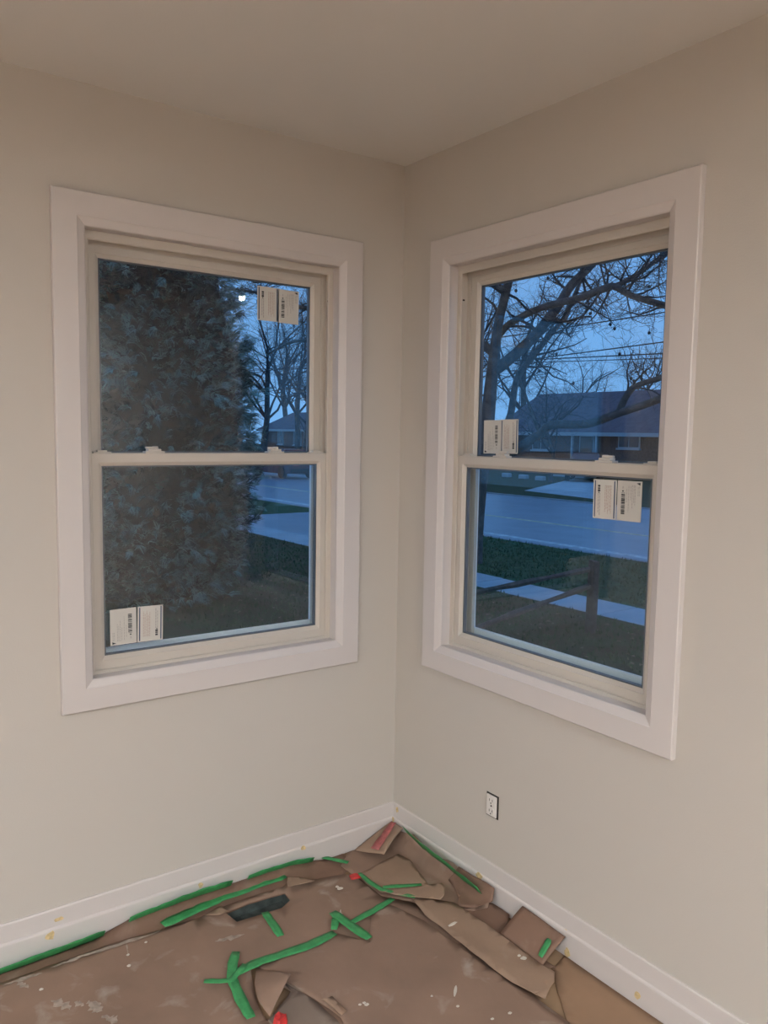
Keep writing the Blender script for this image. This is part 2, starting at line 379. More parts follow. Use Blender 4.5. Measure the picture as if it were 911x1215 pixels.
for k, design, flip, dpl, label, cor in (
    (0, 'bars', True, GU, 'white paper label with dark side stripes high on the evergreen window, nearer the evergreen', ((308,343),(328.3,345),(328,379),(307.5,376))),
    (0, 'code', True, GU, 'white paper barcode label high on the evergreen window, nearer the window stile', ((330,346.5),(354,349),(353,383),(330,379))),
    (0, 'code', False, GL, 'white paper barcode label low on the pane, in the lower corner before the evergreen', ((131.3,726),(160,722.8),(161,760),(132.4,764.3))),
    (0, 'bars', False, GL, 'white paper label with dark side stripes low on the pane before the evergreen', ((163.7,722.5),(192,719.5),(192.7,756),(164,760))),
    (1, 'code', False, GU, 'white paper barcode label on the upper street-side pane just above the meeting rail', ((574.5,501.8),(593,500.8),(593.7,535.5),(574.5,535.5))),
    (1, 'bars', False, GU, 'white paper label with dark side stripes on the upper street-side pane above the meeting rail', ((594.8,500.8),(614,499.4),(613.5,535.5),(594.3,536))),
    (1, 'bars', True, GL, 'white paper label with dark side stripes on the lower street-side pane below the meeting rail', ((705.2,571.6),(730.7,572.4),(729.3,613.5),(704.7,612))),
    (1, 'code', True, GL, 'white paper barcode label on the lower street-side pane below the meeting rail', ((733.7,573),(760.4,575),(759.5,616.8),(733,614)))):
    sticker(k, None, design, flip, dpl, label, cor)

# ------------------------------------------------------------ bare wall outlet
oy, oz = -.5285, .3250
o_root = empty('wall_outlet', (0, oy, oz-.038)); tag(o_root, 'white duplex receptacle without cover plate in its dark box low on the wall', 'outlet')
Lo = o_root.location
mb = MB(); mb.box((-.0012, oy-.0275, oz-.0385), (0.0, oy+.0275, oz+.0385)); mb.build('box_opening', m_dark, o_root, loc=Lo)
m_rec = mat('receptacle_plastic', (0.72, 0.67, 0.63), 0.35)
mb = MB(); mb.box((-.006, oy-.0215, oz-.0345), (-.0012, oy+.0235, oz+.034)); body = mb.build('receptacle', m_rec, o_root, bevel=.002, loc=Lo)
for dz in (.0175, -.0175):
    mb = MB(); n = 16; ring = []
    for j in range(n):
        an = 2*math.pi*j/n; ring.append((oy+max(-.0135, min(.0135, .0165*math.cos(an))), oz+dz+.0135*math.sin(an)))
    mb.add([(-.0085, a, b) for a, b in ring]+[(-.006, a, b) for a, b in ring], [tuple(range(n)), tuple(range(2*n-1, n-1, -1))]+[(i, (i+1) % n, n+(i+1) % n, n+i) for i in range(n)])
    fo = mb.build('outlet_face', m_rec, o_root, loc=Lo)
    mb = MB(); mb.box((-.0089, oy-.0075, oz+dz-.002), (-.0084, oy-.0055, oz+dz+.006)); mb.box((-.0089, oy+.0055, oz+dz-.002), (-.0084, oy+.0075, oz+dz+.006))
    mb.lathe([(.0025, -.0089), (.0025, -.0084)], (0, oy, oz+dz-.0075), 10, 'X'); mb.build('slots', m_dark, fo, loc=Lo)
mb = MB(); mb.lathe([(.003, -.0072), (.003, -.006)], (0, oy, oz), 10, 'X'); mb.build('screw', m_dark, o_root, loc=Lo)

# ------------------------------------------------------------ ceiling downlights of the room (behind the camera)
m_lens = emis('warm_lamp_lens', (0.90, 0.965, 1.0), LAMP)
m_can = mat('downlight_trim', (0.8, 0.78, 0.75), 0.4)
for i, (x, y) in enumerate(((-4.72, -3.24), (-3.82, -3.12), (-2.6, -4.6), (-5.3, -1.5), (-0.95, -3.9))):
    r = empty('ceiling_downlight', (x, y, H-.03)); tag(r, 'small round ceiling downlight with a glowing lens in the ceiling behind', 'ceiling light', 'ceiling downlights behind the viewer')
    mb = MB(); mb.lathe([(.060, H-.001), (.062, H-.006), (.055, H-.012), (.048, H-.010), (.046, H-.001)], (x, y, 0), 24); mb.build('trim_ring', m_can, r, loc=r.location)
    mb = MB(); mb.lathe([(.044, H-.002), (.044, H-.0105)], (x, y, 0), 24); mb.build('lens', m_lens, r, loc=r.location)

# ============================================================ FLOOR PAPER
def pip(p, poly):
    ins = False; n = len(poly)
    for i in range(n):
        a, b = poly[i], poly[(i+1) % n]
        if (a[1] > p[1]) != (b[1] > p[1]) and p[0] < (b[0]-a[0])*(p[1]-a[1])/(b[1]-a[1])+a[0]: ins = not ins
    return ins
def fl(px): q = un(px, 2, 0); return (q.x, q.y)
def rag(poly, amt, step=.03, seed=1):
    rnd = random.Random(seed); out = []
    for i in range(len(poly)):
        a, b = Vector(poly[i]), Vector(poly[(i+1) % len(poly)]); n = max(1, int((b-a).length/step))
        for j in range(n):
            p = a.lerp(b, j/n); nn = Vector((-(b-a).y, (b-a).x)).normalized() if (b-a).length else Vector((0,0))
            if j: p = p+nn*rnd.uniform(-amt, amt)
            out.append((min(p.x, -.0155), min(p.y, -.0155)))
    return out
def sheet(name, poly, z, m, label, lift=None, holes=(), grid=.035, amp=.0035, ragged=.002, seed=1, group=None, cat='paper', thick=.0012):
    poly = rag(poly, ragged, seed=seed); xs = [p[0] for p in poly]; ys = [p[1] for p in poly]
    pts = [Vector(p) for p in poly]; edges = [(i, (i+1) % len(poly)) for i in range(len(poly))]
    for h in holes:
        b = len(pts); pts += [Vector(p) for p in h]; edges += [(b+i, b+(i+1) % len(h)) for i in range(len(h))]
    rnd = random.Random(seed+50); y = min(ys)
    while y < max(ys):
        x = min(xs)
        while x < max(xs):
            q = (x+rnd.uniform(-.3, .3)*grid, y+rnd.uniform(-.3, .3)*grid)
            if pip(q, poly) and not any(pip(q, h) for h in holes): pts.append(Vector(q))
            x += grid
        y += grid
    r = delaunay_2d_cdt(pts, edges, [], 0, 1e-5)
    vs, fs = r[0], []
    for t in r[2]:
        cx = sum(vs[i].x for i in t)/len(t); cy = sum(vs[i].y for i in t)/len(t)
        if pip((cx, cy), poly) and not any(pip((cx, cy), h) for h in holes): fs.append(tuple(t))
    mb = MB(); out = []
    for v in vs:
        h = z + amp*(.5+.5*noise.noise(Vector((v.x*7, v.y*7, seed*3.1)))) + amp*.35*(.5+.5*noise.noise(Vector((v.x*25, v.y*25, seed))))
        if lift: h += lift(v.x, v.y)
        out.append((v.x, v.y, h))
    mb.add(out, fs)
    c = (sum(xs)/len(xs), sum(ys)/len(ys), z)
    o = mb.build(name, m, smooth=True, solid=thick, loc=c)
    return tag(o, label, cat, group)
G_P = 'brown builders paper covering the floor'
hole_px = [(268,1086),(294,1074.5),(322,1066),(338,1062),(344,1071),(334,1080),(312,1087),(281,1096.5)]
hole = [fl(q) for q in hole_px]
tear1 = [fl(q) for q in [(297,1152),(304,1151),(316,1163),(345,1180),(333,1197),(320,1214),(316,1213),(307,1198),(301,1175)]]
# strip lying along the baseboard under the left window
def hl(x): return .004 if x < -1.12 else (.004+.030*min(1, (x+1.12)/.12) if x < -.45 else max(.004, .034-.2*(x+.45)))
def ramp(t): t = max(0, min(1, t)); return t*t*(3-2*t)
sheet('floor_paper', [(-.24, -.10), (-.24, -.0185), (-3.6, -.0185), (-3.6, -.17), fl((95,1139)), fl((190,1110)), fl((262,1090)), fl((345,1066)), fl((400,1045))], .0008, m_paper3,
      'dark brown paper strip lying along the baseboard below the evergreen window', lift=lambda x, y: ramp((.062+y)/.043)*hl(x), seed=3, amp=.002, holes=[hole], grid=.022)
# the big sheet
big = [(-3.7, -3.2), (-3.7, -.15), fl((0,1170)), fl((40,1156)), fl((95,1136)), fl((140,1120)), fl((190,1106)), fl((235,1092)), fl((262,1080)), fl((300,1066)), fl((336,1055)), fl((345,1048)), fl((372,1046)), fl((410,1040)), fl((428,1046)), fl((452,1066)), fl((495,1075)), fl((545,1110)), fl((600,1160)), fl((660,1205)), (-.22, -1.35), (-.35, -3.2)]
big_sheet = sheet('floor_paper', big, .0042, m_paper, 'largest dusty brown paper sheet covering most of the floor', seed=5, holes=[hole, tear1], grid=.05, amp=.004)
# sheet in the corner running up to the street-side baseboard
hr = lambda y: .055+.03*y+.012*math.sin(y*30)
sheet('floor_paper', [(-.018, -.022), (-.018, -.555), (-.045, -.566), (-.09, -.545), (-.17, -.46), (-.282, -.315), (-.285, -.17), (-.29, -.085), (-.22, -.022)], .0036, m_paper,
      'brown paper piece pushed into the room corner with a taped edge', lift=lambda x, y: ramp((.052+x)/.034)*hr(y), seed=8, amp=.005, grid=.02, ragged=.003)
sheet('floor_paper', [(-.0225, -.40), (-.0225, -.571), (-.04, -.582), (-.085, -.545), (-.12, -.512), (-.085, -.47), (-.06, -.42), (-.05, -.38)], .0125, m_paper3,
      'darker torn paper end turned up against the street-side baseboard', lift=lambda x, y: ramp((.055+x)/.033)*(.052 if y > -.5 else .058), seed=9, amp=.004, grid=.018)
sheet('floor_paper', [fl(q) for q in [(425,1043),(450,1029),(472,1018),(486,1025),(497,1040),(511,1060),(480,1063),(452,1064)]], .0105, m_paper2,
      'small creased paper patch between the red scrap and the corner', seed=10, amp=.006, grid=.02)
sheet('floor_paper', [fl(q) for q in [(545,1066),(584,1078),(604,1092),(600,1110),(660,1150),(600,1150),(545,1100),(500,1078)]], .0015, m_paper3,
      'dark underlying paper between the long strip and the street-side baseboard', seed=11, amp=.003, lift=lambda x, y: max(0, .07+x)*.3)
sheet('floor_paper', [fl(q) for q in [(489,1076),(515,1074),(538,1077),(575,1103),(615,1132),(640,1150),(658,1161),(657,1174),(652,1180),(646.7,1192),(608,1174),(585,1158),(562,1140),(530,1112),(504,1093)]], .0125, m_paper2,
      'long pale folded paper strip running from the green tape to the leaning flap', seed=12, amp=.006, grid=.025, lift=lambda x, y: .006*math.sin(18*x+9*y)**2)
sheet('floor_paper', [fl((654,1152)), (-.016, -.86), (-.016, -1.6), (-.25, -1.75), fl((690,1240)), fl((673,1215)), fl((662,1180))], .0020, m_paper4,
      'warm tan paper under the baseboard beyond the leaning flap', seed=13, amp=.004, lift=lambda x, y: .02*math.exp(-((x+.10-.0*(y))/.025)**2) if False else 0)
sheet('floor_paper', [fl(q) for q in [(454,1068),(470,1064),(500,1061),(524,1058),(528,1063),(527,1072),(522,1077),(512,1076),(490,1074),(470,1072)]], .0200, m_paper2,
      'folded-over paper tongue ending beside the green tape', seed=14, amp=.006, grid=.015, lift=lambda x, y: .006)
# torn flaps
sheet('paper_flap', [fl(q) for q in [(341,1049),(355,1049),(373,1054),(360,1057),(341,1061)]], .010, m_paper2, 'small torn paper flap standing up at one end of the duct hole', seed=15, amp=.004, grid=.015, lift=lambda x, y: .012)
sheet('paper_flap', [fl(q) for q in [(243,1091),(262,1079),(271,1086),(260,1090)]], .010, m_paper2, 'small torn paper flap lying at the taped end of the duct hole', seed=16, amp=.004, grid=.015)
t1c = Vector(fl((344,1180)))
sheet('paper_flap', [fl(q) for q in [(304,1151),(322,1163),(345,1180),(333,1195),(320,1213),(307,1198),(302,1176)]], .006, m_paper, 'curled torn flap beside the crossed green tape and the red plastic piece', seed=17, amp=.004, grid=.02,
      lift=lambda x, y: .05*max(0, 1-(Vector((x, y))-t1c).length/.13))
sheet('paper_flap', [fl(q) for q in [(381,1196),(394,1192),(411,1209),(405,1215),(396,1206)]], .012, m_paper2, 'little pale curled paper tongue beside a long tear', seed=18, amp=.004, grid=.015, lift=lambda x, y: .008)
sheet('floor_paper', [fl(q) for q in [(318,1216),(346,1181),(334,1168),(370,1190),(400,1215),(404,1222),(330,1230)]], .0085, paper_mat('paper_greyish', (.22, .165, .13), .3), 'greyish paper underside showing between two tears', seed=19, amp=.002, grid=.03)
sheet('floor_paper', [fl(q) for q in [(335,1167),(360,1183),(404,1213),(450,1290),(600,1300),(700,1240),(600,1168),(503,1097),(462,1078),(440,1090),(439,1122),(400,1112),(330,1142),(307,1152),(320,1160)]], .0098, m_paper,
      'torn brown paper panel edged with green tape in the middle of the floor', seed=20, amp=.004, grid=.035)

def patch(name, A, B, C_, D_, m, label, bulge=.0, n=10, seed=1, cat='paper', thick=.0012):
    A, B, C_, D_ = map(Vector, (A, B, C_, D_)); mb = MB(); vs = []; nrm = (B-A).cross(D_-A).normalized()
    for i in range(n+1):
        for j in range(n+1):
            u, v = i/n, j/n
            p = (A*(1-u)+B*u)*(1-v)+(D_*(1-u)+C_*u)*v
            p = p+nrm*(bulge*math.sin(math.pi*v)*(.6+.4*math.sin(math.pi*u))+.003*noise.noise(p*14+Vector((seed,0,0))))
            vs.append((min(p.x, -.0155), min(p.y, -.0155), max(p.z, .003)))
    fs = [(i*(n+1)+j, (i+1)*(n+1)+j, (i+1)*(n+1)+j+1, i*(n+1)+j+1) for i in range(n) for j in range(n)]
    mb.add(vs, fs); o = mb.build(name, m, smooth=True, solid=thick, loc=A); return tag(o, label, cat)
lf = patch('paper_flap', (-.1094, -.690, .014), (-.111, -.864, .014), (-.0185, -.863, .064), (-.0185, -.6906, .073), m_paper3, 'stiff brown paper flap leaning up against the street-side baseboard', bulge=.006, seed=4)
cf = patch('paper_flap', (-.19, -.022, .004), (-.150, -.150, .036), (-.020, -.085, .070), (-.020, -.019, .066), m_paper2, 'peeled-up paper flap with red print in the room corner', bulge=.008, seed=6)
# red print on that flap
mb = MB(); vs = []
for i in range(9):
    s_ = i/8
    for q in (-1, 1):
        p = Vector((-.150, -.095, .022)).lerp(Vector((-.030, -.045, .068)), s_); wv = .030*(1-.35*s_)*(1+.3*noise.noise(Vector((s_*9, q, 0))))
        vs.append(p+Vector((.35, -.9, .1))*(q*wv*.6)+Vector((-.45, -.45, .75))*.022)
mb.add(vs, [(2*i, 2*i+1, 2*i+3, 2*i+2) for i in range(8)])
pr = mb.build('red_print', m_redink, cf, smooth=True, solid=.0005, loc=cf.location); pr.location = (0,0,0)

# ------------------------------------------------------------ green tape strips
def tape(pxs, w, label, z=.013, seed=1, on=None, name='tape_strip'):
    P = on if on else [Vector((*fl(q), z)) for q in pxs]
    path = []
    for a, b in zip(P[:-1], P[1:]):
        n = max(2, int((b-a).length/.02))
        path += [a.lerp(b, j/n) for j in range(n)]
    path.append(P[-1]); mb = MB(); vs = []; rnd = random.Random(seed)
    for i, p in enumerate(path):
        t = (path[min(i+1, len(path)-1)]-path[max(i-1, 0)]).normalized(); sd = Vector((-t.y, t.x, 0)).normalized()
        if on: sd = on_side
        k = rnd.uniform(.86, 1.08)*(.8 if i in (0, len(path)-1) else 1)
        h = .0025*noise.noise(p*20)
        for q in (-1, -.33, .33, 1):
            v = p+sd*(q*w*.5*k); v.z += h+.0008*rnd.random()
            vs.append((min(v.x, -.0152), min(v.y, -.0152), max(v.z, .002)))
    mb.add(vs, [(4*i+j, 4*i+j+1, 4*i+j+5, 4*i+j+4) for i in range(len(path)-1) for j in range(3)])
    o = mb.build(name, m_tape, smooth=True, solid=.0006, loc=P[0])
    return tag(o, label, 'tape', 'green masking tape strips on the floor paper')
on_side = Vector((0, -.55, .83))
tape(None, .044, 'green tape along the baseboard foot, farthest from the corner', on=[Vector((-3.4, -.030, .012)), un((-30,1169), 1, -.034)+Vector((0,0,.012)), un((60,1133), 1, -.032)+Vector((0,-.004,.006)), un((124,1108), 1, -.030)], seed=1)
tape(None, .050, 'green tape on the baseboard foot between the first tape and the duct hole', on=[un((153,1093), 1, -.030), un((215,1068), 1, -.030), un((275,1048), 1, -.030)], seed=2)
tape(None, .042, 'green tape along the baseboard foot behind the duct hole', on=[un((294,1042), 1, -.028), un((330,1030), 1, -.028), un((372,1020), 1, -.030)], seed=3)
tape([(366,1021),(376,1020),(413,1029)], .022, 'green tape end leaving the baseboard towards the red scrap', z=.016, seed=4)
tape([(193,1104),(225,1089),(261,1073),(300,1058),(338,1045)], .040, 'long green tape beside the duct hole, parallel to the baseboard', z=.019, seed=5)
tape([(314,1087),(333,1115)], .026, 'short green tape pointing away from the duct hole', seed=6)
tape([(272,1165),(309,1147),(340,1137),(367,1128),(397,1113)], .034, 'long green tape across the middle of the floor paper', z=.017, seed=7)
tape([(280,1136),(276,1150),(275,1168),(285,1192),(298,1216)], .030, 'green tape crossing the other tape and running past the red plastic piece', z=.018, seed=8)
tape([(242,1172),(260,1172),(275,1170),(291,1152)], .020, 'thin bent green tape at the crossing of two longer strips', z=.020, seed=9)
tape([(394,1090),(415,1105),(438,1122)], .032, 'green tape folded over the corner of the torn paper panel', z=.021, seed=10)
tape([(399,1094),(396,1110)], .026, 'short green tape end turned down beside the folded strip', z=.018, seed=11)
tape([(418,1100),(440,1088),(466,1072)], .024, 'faded green tape leading up to the folded paper tongue', z=.017, seed=12)
tape([(426,1045),(438,1056),(453,1065),(470,1070),(492,1074)], .018, 'green tape from the red scrap along the edge of the paper tongue', z=.028, seed=13)
tape([(454,1061),(475,1060),(500,1058)], .022, 'short green tape on top of the creased paper patch', z=.024, seed=14)
on_side = Vector((-.55, 0, .8))
tape(None, .052, 'green tape holding the corner paper to the street-side baseboard', on=[un((480,984), 0, -.046), un((497,1001), 0, -.048), un((520,1018), 0, -.048), un((545,1039), 0, -.050), un((569,1057), 0, -.052)], seed=15)
on_side = Vector((.0, 1, .0))
tape(None, .020, 'short green tape stuck on the leaning paper flap', on=[Vector((-.107, -.848, .029)), Vector((-.075, -.842, .048)), Vector((-.058, -.838, .058))], seed=16)

# ------------------------------------------------------------ red scraps and plaster chips
def blob(name, px, r, z, m, label, cat, seed, hgt=.004, group=None):
    c = un(px, 2, z); rnd = random.Random(seed); mb = MB(); n = 12
    rr = [r*rnd.uniform(.75, 1.15) for _ in range(n)]
    vs = [(c.x+rr[j]*math.cos(2*math.pi*j/n), c.y+rr[j]*math.sin(2*math.pi*j/n)*.8, z) for j in range(n)]
    vs += [(c.x+.75*rr[j]*math.cos(2*math.pi*j/n), c.y+.6*rr[j]*math.sin(2*math.pi*j/n), z+hgt*rnd.uniform(.7, 1.2)) for j in range(n)]
    vs.append((c.x, c.y, z+hgt*.85))
    mb.add(vs, [tuple(range(n-1, -1, -1))]+[(j, (j+1) % n, n+(j+1) % n, n+j) for j in range(n)]+[(n+j, n+(j+1) % n, 2*n) for j in range(n)])
    return tag(mb.build(name, m, loc=(c.x, c.y, z)), label, cat, group)
blob('red_scrap', (421,1040), .024, .016, m_red, 'flat red plastic scrap on the paper near the room corner', 'scrap', 3)
blob('red_plastic_piece', (333,1213), .022, .012, m_red, 'bright red plastic piece lying by the torn paper and crossed green tape', 'scrap', 4, hgt=.02)
GC = 'white plaster chips scattered on the floor paper'
chips = [((403,1054),.011),((400,1052),.008),((404,1084),.006),((621,1137),.010),((616,1134),.006),((152,1133),.005),((153,1146),.006),((49,1174),.006),((435,1192),.007),((427,1192),.005),((432,1190),.005),((543,1194),.005),((605,1202),.006),((584,1209),.005),((512,1182),.004),((173,1118),.005),((646,1122),.004)]
for i, (px, r) in enumerate(chips): blob('plaster_chip', px, r, .0145 if px[0] < 480 else .02, m_plaster, 'tiny white plaster chip on the brown floor paper', 'debris', 30+i, .0018, GC)
def smear(p0, p1, w, z, label):
    a, b = un(p0, 2, z), un(p1, 2, z); mb = MB(); t = (b-a).normalized(); s_ = Vector((-t.y, t.x, 0)); rnd = random.Random(5)
    vs = []
    for i in range(7):
        p = a.lerp(b, i/6); k = w*(.45+.55*math.sin(math.pi*i/6))*rnd.uniform(.8, 1.2)
        vs += [p+s_*k, p-s_*k, p+s_*k*.6+Vector((0,0,.002)), p-s_*k*.6+Vector((0,0,.002))]
    fs = []
    for i in range(6):
        q = 4*i; fs += [(q, q+4, q+6, q+2), (q+2, q+6, q+7, q+3), (q+3, q+7, q+5, q+1), (q+1, q+5, q+4, q)]
    mb.add(vs, fs+[(0,2,3,1), (24,25,27,26)]); tag(mb.build('plaster_smear', m_plaster, loc=a), label, 'debris')
smear((532,1099), (544,1093), .006, .020, 'white plaster flake on the long pale paper strip')
smear((539,1183), (541,1170), .005, .013, 'streak of white paint on the brown paper left of the long strip')
smear((404,1080), (404,1088), .003, .013, 'thin white paint drip on the paper near the folded green tape')

m_dust = mat('pale_dust', (0.335, 0.268, 0.218), 0.9, n_scale=60, n_amt=.25)
def dust(p0, p1, w, seed):
    a, b = Vector(fl(p0)), Vector(fl(p1)); t = (b-a).normalized(); sd = Vector((-t.y, t.x)); rnd = random.Random(seed); mb = MB(); n = 12
    vs = []
    def hz(x, y): return .0042+.004*(.5+.5*noise.noise(Vector((x*7, y*7, 15.5))))+.0014*(.5+.5*noise.noise(Vector((x*25, y*25, 5))))+.0022
    for i in range(n+1):
        p = a.lerp(b, i/n); k = w*math.sin(math.pi*(i+.35)/(n+.7))*rnd.uniform(.35, 1.2); o_ = rnd.uniform(-.3, .3)*w
        for q in (-1, 0, 1):
            v = p+sd*(q*k+o_); vs.append((v.x, v.y, hz(v.x, v.y)))
    mb.add(vs, [(3*i+j, 3*i+j+1, 3*i+j+4, 3*i+j+3) for i in range(n) for j in (0, 1)])
    mb.build('dust_streak', m_dust, big_sheet, solid=.0004, loc=big_sheet.location)
for i, (p0, p1, w) in enumerate((((60,1152),(118,1130),.007), ((92,1140),(190,1108),.008), ((5,1172),(50,1158),.008), ((62,1190),(84,1200),.016), ((88,1193),(100,1196),.010), ((104,1192),(120,1204),.020), ((122,1208),(140,1216),.016), ((150,1122),(152,1136),.003), ((20,1168),(34,1176),.010), ((255,1120),(290,1112),.010), ((540,1166),(542,1186),.005))):
    dust(p0, p1, w, i+1)

# ============================================================ OUTDOORS
GZ = -0.8
def gp(px, z=GZ): q = un(px, 2, z); return Vector((q.x, q.y, z))
m_lawn = mat('dusk_lawn', (0.060, 0.085, 0.040), 0.95, n_scale=3.0, col2=(0.075, 0.062, 0.035), bump=0.9, b_scale=40, detail=8, spec=0.1)
m_lawn2 = mat('green_verge', (0.055, 0.105, 0.050), 0.95, n_scale=5.0, n_amt=0.3, bump=0.9, b_scale=40, detail=8, spec=0.1)
m_road = mat('wet_asphalt', (0.25, 0.28, 0.34), 0.32, n_scale=1.2, n_amt=0.12, bump=0.05, b_scale=60, spec=0.6)
m_conc = mat('concrete', (0.44, 0.46, 0.48), 0.7, n_scale=2.0, n_amt=0.12, bump=0.1, b_scale=80)
m_curb = mat('curb_concrete', (0.30, 0.30, 0.31), 0.7, n_scale=3, n_amt=.15)
m_paint = mat('yellow_line_paint', (0.62, 0.55, 0.36), 0.6, n_scale=8, n_amt=.3)
m_white = mat('white_line_paint', (0.62, 0.62, 0.62), 0.6, n_scale=8, n_amt=.3)
SX0, SX1 = 6.63, 7.46
RX0, RX1 = 11.15, 21.05
AY0, AY1 = 13.0, 18.05
mb = MB(); mb.box((-25, -20, GZ-.3), (SX0, 75, GZ)); mb.box((SX0, -20, GZ-.3), (SX1, 75, GZ-.03)); struct(mb.build('front_lawn', m_lawn), 'dull winter lawn between the house and the sidewalk')
mb = MB(); mb.box((SX1, -20, GZ-.3), (RX0-.15, AY0, GZ)); mb.box((SX1, AY1, GZ-.3), (RX0-.15, 75, GZ)); struct(mb.build('grass_verge', m_lawn2), 'green grass verge between sidewalk and road')
mb = MB(); mb.box((SX1, AY0, GZ-.3), (RX0-.15, AY1, GZ-.005)); struct(mb.build('driveway_apron', m_road), 'dark driveway apron crossing the grass verge')
mb = MB(); mb.box((RX0-.15, -20, GZ-.3), (RX0, 75, GZ+.005)); mb.box((RX1, -20, GZ-.3), (RX1+.15, 75, GZ+.005)); struct(mb.build('street_curb', m_curb), 'concrete curbs along the road')
mb = MB(); mb.box((RX0, -20, GZ-.4), (RX1, 75, GZ-.04)); rd = struct(mb.build('road', m_road), 'wet grey asphalt road')
mb = MB(); mb.box((14.70, -20, GZ-.04), (14.88, 75, GZ-.036)); mb.build('centre_line', m_paint, rd)
mb = MB(); mb.box((11.62, -20, GZ-.04), (11.84, 75, GZ-.036)); mb.build('edge_line', m_white, rd)
mb = MB(); mb.box((RX1+.15, -20, GZ-.3), (120, 140, GZ)); struct(mb.build('far_lawn', m_lawn), 'lawn of the houses across the road')
dq = [gp(q, GZ+.006) for q in ((622,582),(706,592),(706,571),(682,567.5))]
mb = MB(); lo = [(p.x, p.y, GZ-.1) for p in dq]; mb.hexa(lo+[tuple(p) for p in dq]); struct(mb.build('neighbour_driveway', m_conc), 'pale driveway across the road')
# sidewalk slabs
sw = empty('sidewalk', (7.05, 10, GZ)); struct(sw, 'concrete sidewalk of square slabs')
y = -2.0; me = None
while y < 34:
    if me is None:
        mb = MB(); mb.box((SX0+.01, 0, -.04), (SX1-.01, 1.27, .008)); s0 = mb.build('slab', m_conc, sw, bevel=.008); s0.location = (-7.05, y-10, 0); me = s0.data
    else:
        s0 = bpy.data.objects.new('slab', me); COL.objects.link(s0); s0.parent = sw; s0.location = (-7.05, y-10, random.uniform(-.004, .004))
        md = s0.modifiers.new('bevel', 'BEVEL'); md.width = .008; md.segments = 1
    y += 1.285
# fallen leaves and lawn tufts (uncountable)
mb = MB(); rnd = random.Random(11)
for i in range(420):
    x, y = rnd.uniform(2.4, 6.5), rnd.uniform(0, 11); a = rnd.uniform(0, 6.3); s_ = rnd.uniform(.02, .045)
    c, sn = math.cos(a)*s_, math.sin(a)*s_
    mb.add([(x+c, y+sn, GZ+.015), (x-sn*.6, y+c*.6, GZ+.03), (x-c, y-sn, GZ+.012), (x+sn*.6, y-c*.6, GZ+.022)], [(0,1,2,3)])
tag(mb.build('fallen_leaves', mat('dead_leaf', (0.17, 0.13, 0.085), 0.8), fix=False), 'dead leaves strewn over the winter lawn', 'leaves', kind='stuff')
mb = MB()
for i in range(26000):
    x, y = rnd.uniform(1.8, 11.0), rnd.uniform(-1, 17)
    if SX0-.05 < x < SX1+.05 or (x > SX1 and AY0 < y < AY1): continue
    h = rnd.uniform(.025, .07); a = rnd.uniform(0, 6.3); q = .012; c, sn = math.cos(a)*q, math.sin(a)*q; lx, ly = rnd.uniform(-.03, .03), rnd.uniform(-.03, .03)
    mb.add([(x-c, y-sn, GZ), (x+c, y+sn, GZ), (x+lx, y+ly, GZ+h)], [(0,1,2)])
tag(mb.build('grass_blades', mat('grass_blade', (0.065, 0.105, 0.048), 0.9, n_scale=1.5, n_amt=.35, spec=.1), fix=False), 'short grass growing on lawn and verge', 'grass', kind='stuff')

# split-rail fence
m_fence = mat('weathered_fence_wood', (0.105, 0.085, 0.065), 0.9, n_scale=14, n_amt=.3, bump=.4, b_scale=40)
pb = gp((700, 751)); fe = empty('rail_fence', pb); tag(fe, 'low weathered wooden rail fence at the edge of the lawn', 'fence')
pd = (pb-CAM).dot(fw)
def fpost(base, h):
    mb = MB(); r = .052; z = base.z
    mb.hexa([(base.x-r, base.y-r, z-.2), (base.x+r, base.y-r, z-.2), (base.x+r, base.y+r, z-.2), (base.x-r, base.y+r, z-.2),
             (base.x-r*.9+.02, base.y-r*.9, z+h), (base.x+r*.9+.02, base.y-r*.9, z+h), (base.x+r*.9+.02, base.y+r*.9, z+h), (base.x-r*.9+.02, base.y+r*.9, z+h+.02)])
    mb.build('post', m_fence, fe, bevel=.01, loc=pb)
fpost(pb, .86)
endd = pd*.83
e_up, e_lo = dep((545, 707), endd), dep((545, 752), endd)
fpost(Vector((e_up.x, e_up.y, GZ)), .9)
def rail(a, b, r):
    mb = MB(); n = 8; pts = []
    for i in range(n+1):
        p = a.lerp(b, i/n); p.z += .008*noise.noise(p*3); pts.append(p)
    mb.tube(pts, [r*(.9+.2*math.sin(i*1.7)) for i in range(n+1)], 6); mb.build('rail', m_fence, fe, loc=pb)
rail(dep((704, 674.5), pd), e_up, .036); rail(dep((703, 694), pd), e_lo, .036)

# ------------------------------------------------------------ bare trees
def grow(mb, p, d, length, r, level, rnd, sag=0.0, spread=.75, kids=(7, 6, 5), tips=None):
    n = 4; pts = [p.copy()]; rad = [r]; q = p.copy(); dd = d.normalized()
    for i in range(n):
        dd = (dd+Vector((rnd.uniform(-.38, .38), rnd.uniform(-.38, .38), rnd.uniform(-.30, .40)-sag))).normalized()
        q = q+dd*(length/n); pts.append(q.copy()); rad.append(max(.0025, r*(1-.72*(i+1)/n)))
    mb.tube(pts, rad, 5 if r > .02 else 3, cap=False)
    if level <= 0:
        if tips is not None: tips.append(pts[-1])
        return
    for i in range(kids[min(level, len(kids))-1]):
        t = rnd.uniform(.2, 1.0); j = min(n-1, int(t*n)); a = pts[j].lerp(pts[j+1], t*n-j)
        sd = Vector((rnd.gauss(0, 1), rnd.gauss(0, 1), rnd.gauss(.15, .8))).normalized()
        nd_ = (dd*(1-spread)+sd*spread).normalized()
        grow(mb, a, nd_, length*rnd.uniform(.4, .65), max(.003, rad[j]*rnd.uniform(.35, .55)), level-1, rnd, sag, spread, kids, tips)
